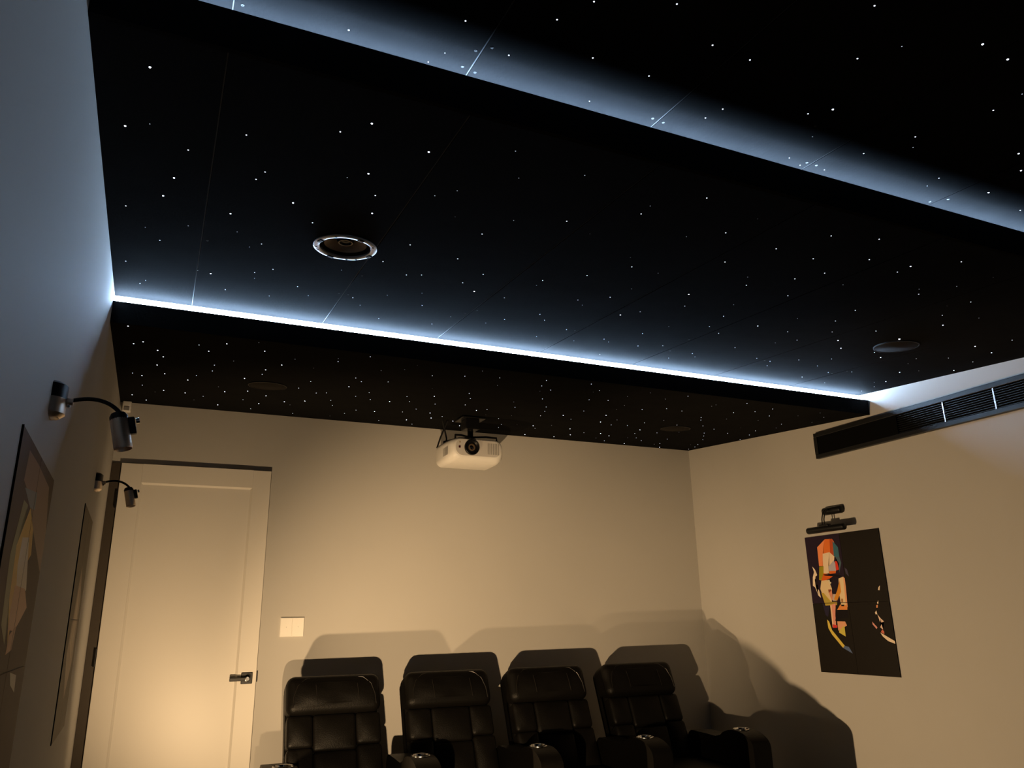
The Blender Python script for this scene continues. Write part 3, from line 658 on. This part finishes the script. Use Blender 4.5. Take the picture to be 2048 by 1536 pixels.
def goose(y, z, label, k=1.0):
    t = empty('gooseneck_lamp', (XL(y), y, z), LROT); tag(t, label, 'wall lamp', 'gooseneck lamps on the left wall')
    # base: upright half-round block with a black top half and a metal lower half
    def half(z0, z1, r0, r1):
        bm = bmesh.new(); n = 14
        rings = []
        for zz, r in ((z0, r0), (z0 * .8 + z1 * .2, max(r0, r1)), (z0 * .2 + z1 * .8, max(r0, r1)), (z1, r1)):
            rings.append([bm.verts.new((.030 * k * math.sin(math.pi * i / n) * r / .05, .042 * k * math.cos(math.pi * i / n) * r / .05, zz)) for i in range(n + 1)])
        for a, b in zip(rings, rings[1:]):
            for i in range(n): bm.faces.new((a[i], a[i + 1], b[i + 1], b[i]))
            bm.faces.new((a[n], a[0], b[0], b[n]))
        bm.faces.new(rings[0][::-1]); bm.faces.new(rings[-1])
        return bm
    base = link('base', half(.002, .042 * k, .05, .032), BLACKP, t, smooth=True)
    link('base_lower', half(-.042 * k, .002, .032, .05), BRASS, base, smooth=True)
    bm = bmesh.new(); add_tube(bm, [(.02 * k, 0, 0), (.043 * k, 0, 0)], .0085 * k, 12); link('collar', bm, BRASS, base, smooth=True)
    bm = bmesh.new(); add_tube(bm, [(.034 * k, 0, -.014 * k), (.034 * k, 0, -.004)], .004 * k, 10); link('set_screw', bm, CHROME, base, smooth=True)
    pts = []
    p0, p1, p2, p3 = Vector((.032, 0, 0)), Vector((.085, 0, .022)), Vector((.125, 0, .010)), Vector((.150, 0, -.024))
    for i in range(15):
        u = i / 14; pts.append((p0 * (1 - u) ** 3 + p1 * 3 * u * (1 - u) ** 2 + p2 * 3 * u * u * (1 - u) + p3 * u ** 3) * k)
    bm = bmesh.new(); add_tube(bm, pts, .0050 * k, 12); link('gooseneck', bm, BLACKP, t, smooth=True)
    M1 = Matrix.Translation(Vector((.143, 0, -.030)) * k) @ Matrix.Rotation(math.radians(-14), 4, 'Y') @ Matrix.Rotation(math.radians(-6), 4, 'X')
    bm = bmesh.new(); add_lathe(bm, [(.0, .012 * k), (.016 * k, .012 * k), (.0205 * k, .004 * k), (.0205 * k, -.006 * k)], 24, mtx=M1)
    head = link('head_cap', bm, BLACKP, t, smooth=True)
    bm = bmesh.new(); add_lathe(bm, [(.0205 * k, -.004 * k), (.0208 * k, -.075 * k), (.019 * k, -.079 * k), (.017 * k, -.075 * k), (.017 * k, -.03 * k), (0, -.03 * k)], 28, mtx=M1)
    link('head_shade', bm, BRASS, head, smooth=True)
    bm = bmesh.new(); add_box(bm, (.018, -.008, -.045), (.034, .008, -.002), .003); bm.transform(Matrix.Scale(k, 4)); bm.transform(M1); link('tilt_bracket', bm, BLACKP, head)
    bm = bmesh.new(); add_tube(bm, [(.036 * k, 0, -.012 * k), (.044 * k, 0, -.012 * k)], .007 * k, 10); bm.transform(M1); link('tilt_screw', bm, CHROME, head, smooth=True)
    return t
goose(2.03, CZ + .507, 'nearer gooseneck wall lamp with brushed metal head, larger in view', 1.0)
goose(4.06, CZ + .640, 'farther small gooseneck wall lamp in front of the door corner', 1.0)

# ------------------------------------------------------------------ back row of recliners
CW = 0.535
def cushion(lo, hi, bev, seg=4, bulge=0.0):
    bm = box(lo, hi)
    bmesh.ops.subdivide_edges(bm, edges=bm.edges, cuts=3, use_grid_fill=True)
    c = [(a + b) / 2 for a, b in zip(lo, hi)]; h = [(b - a) / 2 for a, b in zip(lo, hi)]
    for v in bm.verts:
        d = [(v.co[i] - c[i]) / h[i] for i in range(3)]
        v.co.y += math.copysign(bulge, d[1]) * (1 - d[0] ** 2) * (1 - d[2] ** 2) if abs(d[1]) > .9 else 0
    sharp = [e for e in bm.edges if len(e.link_faces) == 2 and e.calc_face_angle(0) > 1.0]
    bmesh.ops.bevel(bm, geom=sharp, offset=bev, segments=seg, profile=.5, affect='EDGES')
    return bm
LEAN = math.radians(-23)
def make_recliner():
    t = empty('recliner', (0, 0, 0))
    link('base', box((-.27, -.42, .05), (.27, .16, .30), .02, 3), LEATHER, t, smooth=True)
    link('seat_cushion', cushion((-.268, -.52, .29), (.268, .08, .47), .05, bulge=0.0), LEATHER, t, smooth=True)
    fr = link('footrest', box((-.262, -.56, .08), (.262, -.50, .40), .025, 3), LEATHER, t, smooth=True)
    # the back leans, so its meshes are turned about its foot
    R = Matrix.Translation((0, .035, .43)) @ Matrix.Rotation(LEAN, 4, 'X')
    def part(name, bm, parent, m=LEATHER):
        bm.transform(R); return link(name, bm, m, parent, smooth=True)
    back = part('backrest', cushion((-CW / 2, .045, -.10), (CW / 2, .195, .665), .055, 5, .0), t)
    part('headrest_cushion', cushion((-CW / 2 - .004, -.025, .445), (CW / 2 + .004, .16, .668), .05, 5, .012), back)
    for s in (-1, 1):
        x0, x1 = (CW / 2 - .147, CW / 2 - .002) if s > 0 else (-CW / 2 + .002, -CW / 2 + .147)
        part('side_bolster', cushion((x0, .0, .270), (x1, .10, .448), .022, 3, .012), back)
        part('side_bolster', cushion((x0, .0, .03), (x1, .10, .272), .022, 3, .012), back)
        part('piping', add_tube(bmesh.new(), [(s * (CW / 2 - .165), -.008, .652), (s * (CW / 2 - .10), -.020, .640), (s * (CW / 2 - .055), -.026, .60), (s * (CW / 2 - .035), -.028, .54), (s * (CW / 2 - .03), -.026, .48)], .0022, 6), back, STITCH)
    part('lumbar_cushion', cushion((-CW / 2 + .145, .0, .245), (CW / 2 - .145, .10, .448), .022, 3, .016), back)
    part('lumbar_cushion', cushion((-CW / 2 + .145, .0, .03), (CW / 2 - .145, .10, .248), .022, 3, .016), back)
    for x in (-.11, .13):                # gathers in the headrest
        part('seam', add_tube(bmesh.new(), [(x, -.034, .60), (x + .004, -.0375, .55), (x + .008, -.034, .49)], .0018, 6), back, STITCH)
    return t
def arm_bm():
    prof = []                            # side outline (y, z): rounded front, level top, falling to the back
    for i in range(13):
        a = math.radians(180 - 150 * i / 12); prof.append((-.35 + .17 * math.cos(a), .580 + .085 * math.sin(a)))
    prof += [(-.15, .610), (-.05, .614)]
    for i in range(9):
        a = math.radians(90 - 90 * i / 8); prof.append((.10 + .06 * math.cos(a), .556 + .06 * math.sin(a)))
    prof += [(.18, .10), (-.52, .10)]
    bm = bmesh.new(); add_prism(bm, prof, 'x', -.065, .065)
    es = [e for e in bm.edges if len(e.link_faces) == 2 and e.calc_face_angle(0) > 1.2 and abs(abs(e.verts[0].co.x) - .065) < 1e-4 and abs(e.verts[0].co.x - e.verts[1].co.x) < 1e-4]
    bmesh.ops.bevel(bm, geom=es, offset=.022, segments=4, profile=.5, affect='EDGES')
    return bm
ARM_ME = CUP_ME = WELL_ME = None
def add_arm(t, x):
    global ARM_ME, CUP_ME, WELL_ME
    if ARM_ME is None:
        a = link('armrest', arm_bm(), LEATHER, t, smooth=True, loc=(x, 0, 0)); ARM_ME = a.data
        bm = bmesh.new(); add_lathe(bm, [(.052, 0), (.052, .003), (.049, .006), (.044, .005), (.042, .001), (.040, -.07), (0, -.07)], 36, mtx=Matrix.Translation((0, -.335, .665)))
        c = link('cup_holder', bm, CHROME, a, smooth=True); CUP_ME = c.data
    else:
        a = share('armrest', ARM_ME, t, (x, 0, 0)); share('cup_holder', CUP_ME, a)
def copy_tree(o, parent=None):
    c = o.copy(); COL.objects.link(c); c.parent = parent
    for ch in list(o.children): copy_tree(ch, c)
    return c
proto = make_recliner()
CH = [(1.025, 4.60, 'black leather recliner nearest the door, its side lit warm'), (1.722, 4.575, 'black leather recliner second from the door, a lit patch on its headrest'),
      (2.395, 4.55, 'black leather recliner third from the door'), (3.080, 4.525, 'black leather recliner at the far end by the portrait wall')]
chairs = [proto] + [copy_tree(proto) for _ in range(3)]
for i, (o, (x, y, lab)) in enumerate(zip(chairs, CH)):
    o.location = (x, y, 0); o.rotation_euler = (0, 0, math.radians(-2.2))
    tag(o, lab, 'recliner', 'back row recliners')
    add_arm(o, -.335)
    if i == 3: add_arm(o, .355)

# ------------------------------------------------------------------ low warm lamps that carry the lamp lights (just under the picture's lower edge)
def floor_lamp(x, y, heads, label):
    t = empty('floor_lamp', (x, y, 0)); tag(t, label, 'lamp', 'low floor lamps under the lower edge of the picture')
    bm = bmesh.new(); add_lathe(bm, [(0, 0), (.075, 0), (.075, .010), (.060, .016), (.012, .020), (0, .020)], 28); link('base', bm, BLACKM, t, smooth=True)
    top = max(h[2] for h in heads) - .03
    bm = bmesh.new(); add_tube(bm, [(0, 0, .015), (0, 0, top)], .006, 10); link('pole', bm, BLACKM, t, smooth=True)
    for hx, hy, hz in heads:
        bm = bmesh.new(); add_tube(bm, [(0, 0, hz - .045), ((hx - x) * .6, (hy - y) * .6, hz - .045), (hx - x, hy - y, hz - .03)], .004, 8); arm = link('lamp_arm', bm, BLACKM, t, smooth=True)
        bm = bmesh.new(); add_lathe(bm, [(.008, -.040), (.016, -.032), (.024, -.022), (.022, -.021), (.014, -.028), (0, -.030)], 24, mtx=Matrix.Translation((hx - x, hy - y, hz))); link('reflector_dish', bm, BRASS, arm, smooth=True)
floor_lamp(0.33, 3.93, [(0.36, 3.98, 0.655), (0.40, 3.90, 0.50)], 'low two-headed floor lamp between the door and the end recliner')
floor_lamp(0.36, 1.86, [(0.40, 1.90, 0.63)], 'low single-headed floor lamp in the aisle in front of the recliners')
